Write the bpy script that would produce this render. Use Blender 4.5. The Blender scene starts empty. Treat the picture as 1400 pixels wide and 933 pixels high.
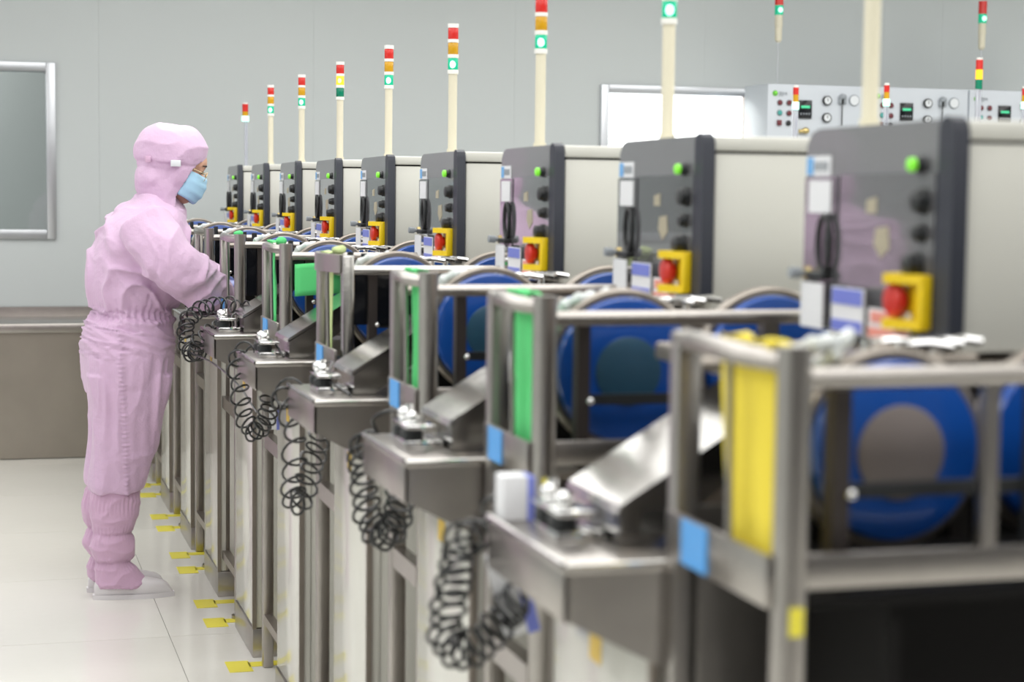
import bpy, bmesh, math, random
from mathutils import Vector, Matrix, noise
random.seed(7)
scene = bpy.context.scene
col = scene.collection
PI = math.pi
# ------------------------------------------------------------------ camera
cam_d = bpy.data.cameras.new('camera'); cam = bpy.data.objects.new('camera', cam_d); col.objects.link(cam)
cam_d.sensor_width = 36.0; cam_d.lens = 2500 / 1400 * 36
cam_d.clip_end = 100
cr = Vector((0.961, -0.278, 0.012)).normalized(); cb = Vector((-0.278, -0.957, 0.083)).normalized()
cu = cb.cross(cr).normalized(); cr = cu.cross(cb).normalized()
M3 = Matrix((cr, cu, cb)).transposed()
cam.matrix_world = Matrix.Translation((0, 0, 1.42)) @ M3.to_4x4()
cam_d.dof.use_dof = True; cam_d.dof.focus_distance = 6.1; cam_d.dof.aperture_fstop = 3.5
scene.camera = cam
# ------------------------------------------------------------------ world, light, exposure
w = bpy.data.worlds.new('world'); scene.world = w; w.use_nodes = True
w.node_tree.nodes['Background'].inputs[0].default_value = (0.9, 0.95, 1, 1)
w.node_tree.nodes['Background'].inputs[1].default_value = 0.6
scene.view_settings.view_transform = 'Standard'; scene.view_settings.look = 'None'
scene.view_settings.exposure = 0.0; scene.view_settings.gamma = 1.0; scene.view_settings.use_curve_mapping = False
LIGHTS = [(x, y) for x in (-1.9, 1.1, 4.1, 7.1) for y in (0.2, 2.7, 5.2, 7.7)]
for i, (x, y) in enumerate(LIGHTS):
    l = bpy.data.lights.new('ceiling_light', 'AREA'); l.shape = 'RECTANGLE'; l.size = 2.1; l.size_y = 2.1
    l.energy = 41; l.color = (1.0, 0.985, 0.96)
    o = bpy.data.objects.new('ceiling_light', l); o.location = (x, y, 2.965); col.objects.link(o)
# light of the bright room beyond the right window and the dim room beyond the left one
for nm, loc, e, sx, sy in (('next_room_light', (4.2, 11.6, 2.7), 75, 2.0, 1.2), ('next_room_light', (-0.9, 11.5, 2.9), 50, 1.6, 1.2)):
    l = bpy.data.lights.new(nm, 'AREA'); l.shape = 'RECTANGLE'; l.size = sx; l.size_y = sy; l.energy = e
    o = bpy.data.objects.new(nm, l); o.location = loc; col.objects.link(o)

# ------------------------------------------------------------------ materials
def mat(name, colr, rough=0.5, metal=0.0, emit=None, es=0.0, bump=None, coat=0.0, alpha=None, trans=0.0, spec=None, var=None):
    m = bpy.data.materials.new(name); m.use_nodes = True; nt = m.node_tree; b = nt.nodes['Principled BSDF']
    b.inputs['Base Color'].default_value = (*colr, 1); b.inputs['Roughness'].default_value = rough
    b.inputs['Metallic'].default_value = metal; b.inputs['Coat Weight'].default_value = coat
    if spec is not None: b.inputs['Specular IOR Level'].default_value = spec
    if trans: b.inputs['Transmission Weight'].default_value = trans; b.inputs['IOR'].default_value = 1.1
    if emit: b.inputs['Emission Color'].default_value = (*emit, 1); b.inputs['Emission Strength'].default_value = es
    if alpha is not None: b.inputs['Alpha'].default_value = alpha
    if bump or var:
        tc = nt.nodes.new('ShaderNodeTexCoord'); mp = nt.nodes.new('ShaderNodeMapping')
        nt.links.new(tc.outputs['Object'], mp.inputs[0])
    if bump:
        sc, stretch, st = bump
        mp.inputs['Scale'].default_value = stretch
        n = nt.nodes.new('ShaderNodeTexNoise'); n.inputs['Scale'].default_value = sc; n.inputs['Detail'].default_value = 3
        nt.links.new(mp.outputs[0], n.inputs['Vector'])
        bp = nt.nodes.new('ShaderNodeBump'); bp.inputs['Strength'].default_value = st; bp.inputs['Distance'].default_value = 0.002
        nt.links.new(n.outputs['Fac'], bp.inputs['Height']); nt.links.new(bp.outputs[0], b.inputs['Normal'])
    if var:
        n2 = nt.nodes.new('ShaderNodeTexNoise'); n2.inputs['Scale'].default_value = var[0]; n2.inputs['Detail'].default_value = 4
        nt.links.new(tc.outputs['Object'], n2.inputs['Vector'])
        rp = nt.nodes.new('ShaderNodeValToRGB'); rp.color_ramp.elements[0].position = 0.3; rp.color_ramp.elements[1].position = 0.7
        a = var[1]
        rp.color_ramp.elements[0].color = (*[c * (1 - a) for c in colr], 1); rp.color_ramp.elements[1].color = (*[min(1, c * (1 + a)) for c in colr], 1)
        nt.links.new(n2.outputs['Fac'], rp.inputs[0]); nt.links.new(rp.outputs[0], b.inputs['Base Color'])
    return m
STEEL = mat('stainless_steel', (0.41, 0.385, 0.362), 0.30, 1.0, bump=(60, (1, 1, 0.12), 0.25), var=(9, 0.08))
STEELP = mat('polished_steel', (0.52, 0.51, 0.49), 0.17, 1.0, bump=(14, (1, 1, 1), 0.35), var=(12, 0.1))
STEELD = mat('dull_steel', (0.33, 0.295, 0.26), 0.40, 0.85, var=(6, 0.12))
CHROME = mat('chrome', (0.8, 0.8, 0.8), 0.08, 1.0)
BENCH = mat('bench_steel', (0.39, 0.36, 0.31), 0.36, 1.0, bump=(5, (1, 1, 1), 0.5), var=(2.2, 0.1))
CREAM = mat('cream_enamel', (0.66, 0.66, 0.61), 0.35, bump=(300, (1, 1, 1), 0.05))
CREAMG = mat('gloss_cream_panel', (0.66, 0.655, 0.60), 0.16, coat=0.3)
POLE = mat('ivory_plastic', (0.70, 0.66, 0.52), 0.35)
LEDTUBE = mat('anodised_tube', (0.66, 0.68, 0.75), 0.25, 0.6)
WHITEP = mat('white_plastic', (0.82, 0.82, 0.78), 0.35)
BLACK = mat('black_plastic', (0.018, 0.02, 0.022), 0.4)
SPINE = mat('navy_black_edge', (0.024, 0.028, 0.042), 0.42)
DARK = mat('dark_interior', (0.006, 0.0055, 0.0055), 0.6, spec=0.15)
DPOST = mat('dark_bronze_post', (0.06, 0.05, 0.047), 0.4, 0.5)
BLACKG = mat('black_acrylic', (0.008, 0.009, 0.012), 0.12)
PANELG = mat('grey_gloss_panel', (0.115, 0.115, 0.125), 0.07, coat=1.0, spec=0.9)
PANELM = mat('grey_panel_band', (0.20, 0.205, 0.215), 0.3, coat=0.3)
BLUE = mat('blue_disc', (0.004, 0.065, 0.33), 0.28, coat=0.4)
HUB = mat('grey_hub', (0.19, 0.165, 0.16), 0.35)
HUBB = mat('blue_grey_hub', (0.022, 0.075, 0.13), 0.35)
CLEARP = mat('milky_plastic', (0.62, 0.66, 0.66), 0.12, coat=0.5, spec=0.8)
YEL = mat('yellow_plastic', (0.90, 0.64, 0.01), 0.35)
RED = mat('red_plastic', (0.62, 0.03, 0.02), 0.3)
LR = mat('red_lens', (0.55, 0.025, 0.02), 0.2, emit=(0.6, 0.03, 0.02), es=0.15)
LA = mat('amber_lens', (0.60, 0.32, 0.01), 0.2)
LG = mat('green_lens', (0.0, 0.20, 0.11), 0.2)
LGON = mat('green_lens_lit', (0.0, 0.36, 0.2), 0.2, emit=(0.0, 0.55, 0.28), es=0.42)
LGCORE = mat('green_lamp_glow', (0.5, 1, 0.8), 0.3, emit=(0.40, 1.0, 0.68), es=1.7)
LAON = mat('amber_lens_lit', (0.9, 0.45, 0.02), 0.2, emit=(1.0, 0.50, 0.02), es=1.0)
LACORE = mat('amber_lamp_glow', (1, 0.8, 0.2), 0.3, emit=(1.0, 0.85, 0.2), es=2.5)
GLED = mat('lit_green_button_and_shine', (0.2, 0.7, 0.05), 0.3, emit=(0.25, 0.85, 0.05), es=0.4)
GREENC = mat('green_cloth', (0.10, 0.62, 0.20), 0.75)
PALEG = mat('pale_green_cloth', (0.55, 0.66, 0.30), 0.75)
YELC = mat('yellow_cloth', (0.86, 0.70, 0.06), 0.75)
TAPE = mat('yellow_tape', (0.83, 0.74, 0.07), 0.4)
BTAG = mat('blue_tag', (0.10, 0.36, 0.78), 0.5)
PAPER = mat('white_paper', (0.80, 0.81, 0.84), 0.5)
VIOLET = mat('violet_blue_print', (0.18, 0.22, 0.68), 0.4)
SALMON = mat('salmon_print', (0.80, 0.30, 0.24), 0.5)
LBLUE = mat('light_blue_print', (0.16, 0.42, 0.78), 0.5)
RUB = mat('black_hose', (0.012, 0.013, 0.014), 0.3, coat=0.3)
AMBERST = mat('ochre_sticker', (0.75, 0.52, 0.10), 0.5)
TAN = mat('worn_beige_print', (0.42, 0.38, 0.28), 0.5)
ALU = mat('aluminium', (0.56, 0.58, 0.61), 0.32, 0.75)
WALL = mat('wall_enamel', (0.565, 0.603, 0.61), 0.38, bump=(3, (1, 1, 1), 0.05))
WALLN = mat('darkened_unseen_wall', (0.10, 0.10, 0.105), 0.7)  # unseen wall behind the camera, darkened so the steel reflects less light
CEIL = mat('ceiling_white', (0.8, 0.8, 0.8), 0.6)
FLOORT = mat('floor_vinyl', (0.79, 0.78, 0.73), 0.15, bump=(25, (1, 1, 1), 0.10), var=(1.3, 0.03))
FLOORB = mat('floor_joint', (0.42, 0.41, 0.38), 0.5)
LITROOM = mat('glowing_room_wall', (0.9, 0.9, 0.9), 0.6, emit=(1, 1, 1), es=1.1)  # walls glow by themselves to stand in for the bright room's lighting
DIMROOM = mat('dim_room_wall', (0.50, 0.525, 0.515), 0.6)
PINKW = mat('glowing_pinkish_blind', (0.85, 0.76, 0.72), 0.6, emit=(1, 0.88, 0.83), es=0.5)  # blind given a glow of its own, though it is no lamp
CONS = mat('console_white', (0.56, 0.60, 0.65), 0.4)
MAROON = mat('maroon_button', (0.16, 0.03, 0.04), 0.35)
TEAL = mat('teal_button', (0.07, 0.36, 0.33), 0.35)
LOGOG = mat('green_emblem', (0.12, 0.42, 0.05), 0.4)
GREYP = mat('grey_plastic', (0.30, 0.33, 0.36), 0.4)
GAUGEW = mat('gauge_face', (0.72, 0.75, 0.78), 0.35)
SCREENG = mat('green_display', (0.05, 0.5, 0.25), 0.4, emit=(0.1, 0.7, 0.35), es=0.45)
BRASS = mat('brass', (0.70, 0.55, 0.25), 0.25, 1.0)
SKIN = mat('skin', (0.62, 0.36, 0.25), 0.5)
LASH = mat('dark_hair', (0.02, 0.012, 0.01), 0.6)
MASKB = mat('light_blue_mask', (0.40, 0.66, 0.86), 0.7)
MASKW = mat('white_elastic', (0.8, 0.82, 0.85), 0.7)
GLOVE = mat('blue_violet_glove', (0.30, 0.36, 0.68), 0.45)
SHOEW = mat('white_shoe', (0.74, 0.72, 0.74), 0.45)
GOLD = mat('gold_wire', (0.85, 0.66, 0.40), 0.2, 1.0)
# glass
GLASS = bpy.data.materials.new('window_glass'); GLASS.use_nodes = True
_nt = GLASS.node_tree; _nt.nodes.clear()
_o = _nt.nodes.new('ShaderNodeOutputMaterial'); _mx = _nt.nodes.new('ShaderNodeMixShader'); _t = _nt.nodes.new('ShaderNodeBsdfTransparent')
_g = _nt.nodes.new('ShaderNodeBsdfGlossy'); _g.inputs['Roughness'].default_value = 0.03; _t.inputs[0].default_value = (0.93, 0.945, 0.94, 1)
_f = _nt.nodes.new('ShaderNodeFresnel'); _f.inputs[0].default_value = 1.5
_nt.links.new(_f.outputs[0], _mx.inputs[0]); _nt.links.new(_t.outputs[0], _mx.inputs[1]); _nt.links.new(_g.outputs[0], _mx.inputs[2]); _nt.links.new(_mx.outputs[0], _o.inputs[0])
# coverall fabric: pink with a fine woven grid of conductive threads
def fabric(name, c1, c2):
    m = bpy.data.materials.new(name); m.use_nodes = True; nt = m.node_tree; b = nt.nodes['Principled BSDF']
    b.inputs['Roughness'].default_value = 0.62; b.inputs['Sheen Weight'].default_value = 0.25
    tc = nt.nodes.new('ShaderNodeTexCoord'); n = nt.nodes.new('ShaderNodeTexNoise'); n.inputs['Scale'].default_value = 7; n.inputs['Detail'].default_value = 5
    nt.links.new(tc.outputs['Object'], n.inputs['Vector'])
    wv = nt.nodes.new('ShaderNodeTexWave'); wv.inputs['Scale'].default_value = 55; wv.inputs['Distortion'].default_value = 0.6; wv.inputs['Detail'].default_value = 1
    nt.links.new(tc.outputs['Object'], wv.inputs['Vector'])
    mx = nt.nodes.new('ShaderNodeMix'); mx.data_type = 'RGBA'
    nt.links.new(n.outputs['Fac'], mx.inputs['Factor']); mx.inputs['A'].default_value = (*c1, 1); mx.inputs['B'].default_value = (*c2, 1)
    mm = nt.nodes.new('ShaderNodeMix'); mm.data_type = 'RGBA'; mm.inputs['B'].default_value = (c1[0] * .86, c1[1] * .80, c1[2] * .9, 1)
    mt = nt.nodes.new('ShaderNodeMath'); mt.operation = 'MULTIPLY'; mt.inputs[1].default_value = 0.22
    nt.links.new(wv.outputs['Fac'], mt.inputs[0]); nt.links.new(mt.outputs[0], mm.inputs['Factor'])
    nt.links.new(mx.outputs['Result'], mm.inputs['A']); nt.links.new(mm.outputs['Result'], b.inputs['Base Color'])
    n2 = nt.nodes.new('ShaderNodeTexNoise'); n2.inputs['Scale'].default_value = 38; n2.inputs['Detail'].default_value = 4
    nt.links.new(tc.outputs['Object'], n2.inputs['Vector'])
    bp = nt.nodes.new('ShaderNodeBump'); bp.inputs['Strength'].default_value = 0.5; bp.inputs['Distance'].default_value = 0.008
    nt.links.new(n2.outputs['Fac'], bp.inputs['Height']); nt.links.new(bp.outputs[0], b.inputs['Normal'])
    return m
PINK = fabric('pink_cleanroom_fabric', (0.69, 0.48, 0.67), (0.61, 0.435, 0.605))
PINKD = fabric('deeper_pink_fabric', (0.66, 0.43, 0.60), (0.60, 0.40, 0.56))

# ------------------------------------------------------------------ mesh helpers
class MB:
    """collects shapes, links them as one mesh"""
    def __init__(s, off=(0, 0, 0)):
        s.v = []; s.f = []; s.off = Vector(off)
    def add(s, vs, fs):
        n = len(s.v); s.v += [tuple(Vector(p) - s.off) for p in vs]; s.f += [tuple(i + n for i in f) for f in fs]; return s
    def box(s, x0, x1, y0, y1, z0, z1, b=0.0):
        if b <= 0:
            vs = [(x, y, z) for z in (z0, z1) for y in (y0, y1) for x in (x0, x1)]
            return s.add(vs, [(0, 2, 3, 1), (4, 5, 7, 6), (0, 1, 5, 4), (2, 6, 7, 3), (0, 4, 6, 2), (1, 3, 7, 5)])
        bm = bmesh.new(); bmesh.ops.create_cube(bm, size=1)
        bmesh.ops.scale(bm, vec=(x1 - x0, y1 - y0, z1 - z0), verts=bm.verts)
        bmesh.ops.translate(bm, vec=((x0 + x1) / 2, (y0 + y1) / 2, (z0 + z1) / 2), verts=bm.verts)
        bmesh.ops.bevel(bm, geom=list(bm.edges), offset=b, segments=2, affect='EDGES', profile=0.5)
        return s.bm(bm)
    def bm(s, bm, M=None):
        bm.verts.index_update(); vs = [(M @ v.co if M else v.co) for v in bm.verts]
        fs = [tuple(v.index for v in f.verts) for f in bm.faces]; bm.free(); return s.add(vs, fs)
    def cyl(s, p0, p1, r0, r1=None, seg=16, cap=True):
        r1 = r0 if r1 is None else r1
        p0 = Vector(p0); p1 = Vector(p1); d = (p1 - p0).normalized()
        a = d.orthogonal().normalized(); b = d.cross(a)
        vs = []
        for p, r in ((p0, r0), (p1, r1)):
            vs += [p + (a * math.cos(2 * PI * i / seg) + b * math.sin(2 * PI * i / seg)) * r for i in range(seg)]
        fs = [(i, (i + 1) % seg, seg + (i + 1) % seg, seg + i) for i in range(seg)]
        if cap: fs += [tuple(range(seg - 1, -1, -1)), tuple(range(seg, 2 * seg))]
        return s.add(vs, fs)
    def lathe(s, c, axis, prof, seg=32):
        """prof: list of (t along axis, radius)"""
        c = Vector(c); d = Vector(axis).normalized(); a = d.orthogonal().normalized(); b = d.cross(a); vs = []; fs = []
        for t, r in prof:
            vs += [c + d * t + (a * math.cos(2 * PI * i / seg) + b * math.sin(2 * PI * i / seg)) * max(r, 1e-4) for i in range(seg)]
        for k in range(len(prof) - 1):
            fs += [(k * seg + i, k * seg + (i + 1) % seg, (k + 1) * seg + (i + 1) % seg, (k + 1) * seg + i) for i in range(seg)]
        fs += [tuple(range(seg - 1, -1, -1)), tuple((len(prof) - 1) * seg + i for i in range(seg))]
        return s.add(vs, fs)
    def tube(s, pts, r, seg=8):
        pts = [Vector(p) for p in pts]; n = len(pts); rs = r if isinstance(r, (list, tuple)) else [r] * n
        t0 = (pts[1] - pts[0]).normalized(); a = t0.orthogonal().normalized(); vs = []
        for i, p in enumerate(pts):
            t = (pts[min(i + 1, n - 1)] - pts[max(i - 1, 0)]).normalized()
            a = (a - t * a.dot(t)).normalized(); b = t.cross(a)
            vs += [p + (a * math.cos(2 * PI * k / seg) + b * math.sin(2 * PI * k / seg)) * rs[i] for k in range(seg)]
        fs = [(i * seg + k, i * seg + (k + 1) % seg, (i + 1) * seg + (k + 1) % seg, (i + 1) * seg + k) for i in range(n - 1) for k in range(seg)]
        fs += [tuple(range(seg - 1, -1, -1)), tuple((n - 1) * seg + k for k in range(seg))]
        return s.add(vs, fs)
    def prism(s, poly, axis, a0, a1):
        """poly in the other two axes; extruded along axis from a0 to a1"""
        def P(q, a):
            return (a, q[0], q[1]) if axis == 'x' else ((q[0], a, q[1]) if axis == 'y' else (q[0], q[1], a))
        n = len(poly); vs = [P(q, a0) for q in poly] + [P(q, a1) for q in poly]
        fs = [tuple(range(n - 1, -1, -1)), tuple(range(n, 2 * n))] + [(i, (i + 1) % n, n + (i + 1) % n, n + i) for i in range(n)]
        return s.add(vs, fs)
    def sphere(s, c, r, seg=16, ring=10, M=None):
        bm = bmesh.new(); bmesh.ops.create_uvsphere(bm, u_segments=seg, v_segments=ring, radius=1)
        R3 = r if isinstance(r, (tuple, list)) else (r, r, r)
        m = Matrix.Translation(c) @ (M.to_4x4() if M else Matrix.Identity(4)) @ Matrix.Diagonal((*R3, 1))
        return s.bm(bm, m)
    def mesh(s, name, m, smooth=True):
        me = bpy.data.meshes.new(name); me.from_pydata(s.v, [], s.f)
        bm = bmesh.new(); bm.from_mesh(me); bmesh.ops.recalc_face_normals(bm, faces=bm.faces)
        if smooth:
            for f in bm.faces: f.smooth = True
            for e in bm.edges:
                e.smooth = not (len(e.link_faces) == 2 and e.calc_face_angle(0) > 0.6)
        bm.to_mesh(me); bm.free(); me.materials.append(m); return me
    def build(s, name, m, parent=None, smooth=True):
        return link(name, s.mesh(name, m, smooth), parent)
def link(name, me, parent=None, loc=None):
    o = bpy.data.objects.new(name, me); col.objects.link(o)
    if parent: o.parent = parent
    if loc: o.location = loc
    return o
def tag(o, label=None, cat=None, group=None, kind=None):
    if label: o['label'] = label
    if cat: o['category'] = cat
    if group: o['group'] = group
    if kind: o['kind'] = kind
    return o
def empty(name, loc, label, cat, group=None, rz=0):
    o = bpy.data.objects.new(name, None); o.location = loc; o.rotation_euler = (0, 0, rz); o.empty_display_size = 0.1; col.objects.link(o)
    return tag(o, label, cat, group)
def evaluate(o):
    dg = bpy.context.evaluated_depsgraph_get(); me = bpy.data.meshes.new_from_object(o.evaluated_get(dg))
    return me
def catmull(pts, per):
    pts = [Vector(p) for p in pts]; P = [2 * pts[0] - pts[1]] + pts + [2 * pts[-1] - pts[-2]]; out = []
    for i in range(1, len(P) - 2):
        for k in range(per):
            t = k / per; a, b, c, d = P[i - 1], P[i], P[i + 1], P[i + 2]
            out.append(.5 * ((2 * b) + (c - a) * t + (2 * a - 5 * b + 4 * c - d) * t * t + (-a + 3 * b - 3 * c + d) * t ** 3))
    out.append(P[-2]); return out
CACHE = {}
def part(key, name, fn, m, parent, off, smooth=True):
    """a part whose mesh data is shared by every repeat with the same key"""
    k = (key, m.name)
    if k not in CACHE:
        b = MB(off); fn(b); CACHE[k] = b.mesh(name, m, smooth)
    return link(name, CACHE[k], parent)

# ------------------------------------------------------------------ the room
XL, XR, YB, YF, ZC = -3.6, 9.6, -2.6, 10.2, 3.0
fl = MB().box(XL, XR, YB, YF, -0.12, -0.004).build('floor', FLOORB); tag(fl, kind='structure')
P = 0.935; gx0 = 0.555 - 5 * P; gy0 = 6.67 - 10 * P
tile_me = None
i0 = 0
for i in range(-1, 15):
    for j in range(-1, 15):
        x0, x1 = max(gx0 + i * P, XL), min(gx0 + (i + 1) * P, XR); y0, y1 = max(gy0 + j * P, YB), min(gy0 + (j + 1) * P, YF)
        if x1 - x0 < 0.02 or y1 - y0 < 0.02: continue
        full = abs(x1 - x0 - P) < 1e-5 and abs(y1 - y0 - P) < 1e-5
        if full and tile_me:
            link('floor_tile', tile_me, fl, (x0, y0, 0)); continue
        me = MB().box(0.0012, x1 - x0 - 0.0012, 0.0012, y1 - y0 - 0.0012, -0.006, 0.0).mesh('floor_tile', FLOORT)
        link('floor_tile', me, fl, (x0, y0, 0))
        if full: tile_me = me
ce = MB().box(XL, XR, YB, YF, ZC, ZC + 0.1).build('ceiling', CEIL); tag(ce, kind='structure')
for i, (x, y) in enumerate(LIGHTS):
    e = MB((x, y, ZC)).box(x - 1.06, x + 1.06, y - 1.06, y + 1.06, 2.985, 3.0).build('light_housing', ALU, ce); e.location = (x, y, ZC)
for nm, bx in (('wall_left', (XL - .1, XL, YB, YF, 0, ZC)), ('wall_right', (XR, XR + .1, YB, YF, 0, ZC)), ('wall_near', (XL, XR, YB - .1, YB, 0, ZC))):
    tag(MB().box(*bx).build(nm, WALL if nm != 'wall_near' else WALLN), kind='structure')
# far wall with two window openings, clad in wide enamel panels
WLX0, WLX1, WLZ0, WLZ1 = -2.2, 0.37, 1.14, 2.045      # left opening
WRX0, WRX1, WRZ0, WRZ1 = 3.50, 4.56, 1.05, 2.015      # right opening
wf = MB()
wf.box(XL, WLX0, YF + .012, YF + .1, 0, ZC); wf.box(WLX0, WLX1, YF + .012, YF + .1, 0, WLZ0); wf.box(WLX0, WLX1, YF + .012, YF + .1, WLZ1, ZC)
wf.box(WLX1, WRX0, YF + .012, YF + .1, 0, ZC); wf.box(WRX0, WRX1, YF + .012, YF + .1, 0, WRZ0); wf.box(WRX0, WRX1, YF + .012, YF + .1, WRZ1, ZC)
wf.box(WRX1, XR, YF + .012, YF + .1, 0, ZC)
wf = wf.build('wall_far', WALL); tag(wf, kind='structure')
joints = [XL, -2.89, -1.72, -0.55, 0.62, 1.79, 2.96, 4.13, 5.30, 5.70, 6.87, 8.04, XR]
for a, b in zip(joints[:-1], joints[1:]):
    m = MB(); a += .0003; b -= .0003
    # panel pieces around the openings
    def cut(a, b, o0, o1, z0, z1):
        if b <= o0 or a >= o1: return None
        r = []
        if a < o0: r.append((a, o0, 0, ZC))
        if b > o1: r.append((o1, b, 0, ZC))
        r += [(max(a, o0), min(b, o1), 0, z0), (max(a, o0), min(b, o1), z1, ZC)]
        return r
    rs = cut(a, b, WLX0, WLX1, WLZ0, WLZ1) or cut(a, b, WRX0, WRX1, WRZ0, WRZ1) or [(a, b, 0, ZC)]
    for x0, x1, z0, z1 in rs: m.box(x0, x1, YF, YF + .0118, z0, z1)
    m.build('wall_panel', WALL, wf, smooth=False)
def window(nm, x0, x1, z0, z1, room, fw=0.035):
    root = bpy.data.objects.new(nm, None); col.objects.link(root); root['kind'] = 'structure'; root.location = ((x0 + x1) / 2, YF, z0)
    off = root.location
    f = MB(off)
    for a in ((x0 - .02, x0 + fw, z0 - .02, z1 + .02), (x1 - fw, x1 + .02, z0 - .02, z1 + .02)): f.box(a[0], a[1], YF - .025, YF + .09, a[2], a[3], .004)
    for a in ((x0 + fw, x1 - fw, z0 - .02, z0 + fw), (x0 + fw, x1 - fw, z1 - fw, z1 + .02)): f.box(a[0], a[1], YF - .025, YF + .09, a[2], a[3], .004)
    f.build('window_frame', ALU, root)
    MB(off).box(x0 + fw, x1 - fw, YF + .03, YF + .036, z0 + fw, z1 - fw).build('window_pane', GLASS, root)
    r = MB(off)   # the room beyond
    r.box(x0 - 1.2, x1 + 1.2, YF + 2.2, YF + 2.25, 0, 3.1); r.box(x0 - 1.25, x0 - 1.2, YF + .1, YF + 2.25, 0, 3.1); r.box(x1 + 1.2, x1 + 1.25, YF + .1, YF + 2.25, 0, 3.1)
    r.box(x0 - 1.2, x1 + 1.2, YF + .1, YF + 2.25, -.05, 0); r.box(x0 - 1.2, x1 + 1.2, YF + .1, YF + 2.25, 3.1, 3.15)
    r.build('room_beyond', room, root)
    return root
w1 = window('window_1', WLX0, WLX1, WLZ0, WLZ1, DIMROOM, 0.03)
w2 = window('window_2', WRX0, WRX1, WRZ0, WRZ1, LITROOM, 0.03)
bl = MB(w2.location).box(4.40, 4.53, YF + .045, YF + .06, WRZ0 + .03, WRZ1 - .03).build('blind', PINKW, w2)
bb = MB().box(0.9, XR, YF - .012, YF, 0, .10).build('baseboard_far', ALU); tag(bb, kind='structure')

# long stainless bench against the far wall
be = empty('steel_bench', (0.0, 9.9, 0), 'long low stainless steel bench standing along the far wall under the dark window', 'bench')
bo = (0.0, 9.9, 0)
MB(bo).box(-2.6, 2.0, 9.66, 10.16, .004, .655).build('front_panel', BENCH, be)
MB(bo).box(-2.6, 2.0, 9.62, 10.185, .655, .705, .008).build('bench_top', STEEL, be)
MB(bo).box(-2.6, 2.0, 10.15, 10.185, .70, .755).build('upstand', STEEL, be)
MB(bo).box(-2.6, 2.0, 9.70, 10.1, 0, .01).build('plinth', STEELD, be)

# ------------------------------------------------------------------ machines
ST = 0.845; Y0 = [1.70 + 0.845 * k for k in range(9)]
YN = [.020, .044, -.063, -.088, -.080, .009, 0, 0, 0]      # near end of each cage
YF_ = [.311, .288, .173, .166, .222, .359, .30, .30, .30]      # far end of each cage
MO = (1.1, 0.30, 0)     # machine origin (world X, local y)
def disc(b, x, y, z, r, hub=False):
    if hub: b.lathe((x, y, z), (0, -1, 0), [(0, .054), (.004, .054), (.006, .050)], 40)
    else: b.lathe((x, y, z), (0, -1, 0), [(-.022, r * .97), (-.006, r), (.006, r), (.014, r * .97), (.018, r * .80), (.019, .056)], 56)
def ring(b, x, y, z, r0, r1, t0=-.03, t1=.02):
    seg = 56; vs = []; fs = []
    prof = [(t1, r0), (t1, r1 - .004), (t1 - .004, r1), (t0, r1), (t0, r0)]
    for t, r in prof: vs += [(x + r * math.cos(2 * PI * i / seg), y - t, z + r * math.sin(2 * PI * i / seg)) for i in range(seg)]
    n = len(prof)
    for k in range(n): fs += [(k * seg + i, k * seg + (i + 1) % seg, ((k + 1) % n) * seg + (i + 1) % seg, ((k + 1) % n) * seg + i) for i in range(seg)]
    b.add(vs, fs)
YHEAD = 0.39
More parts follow.
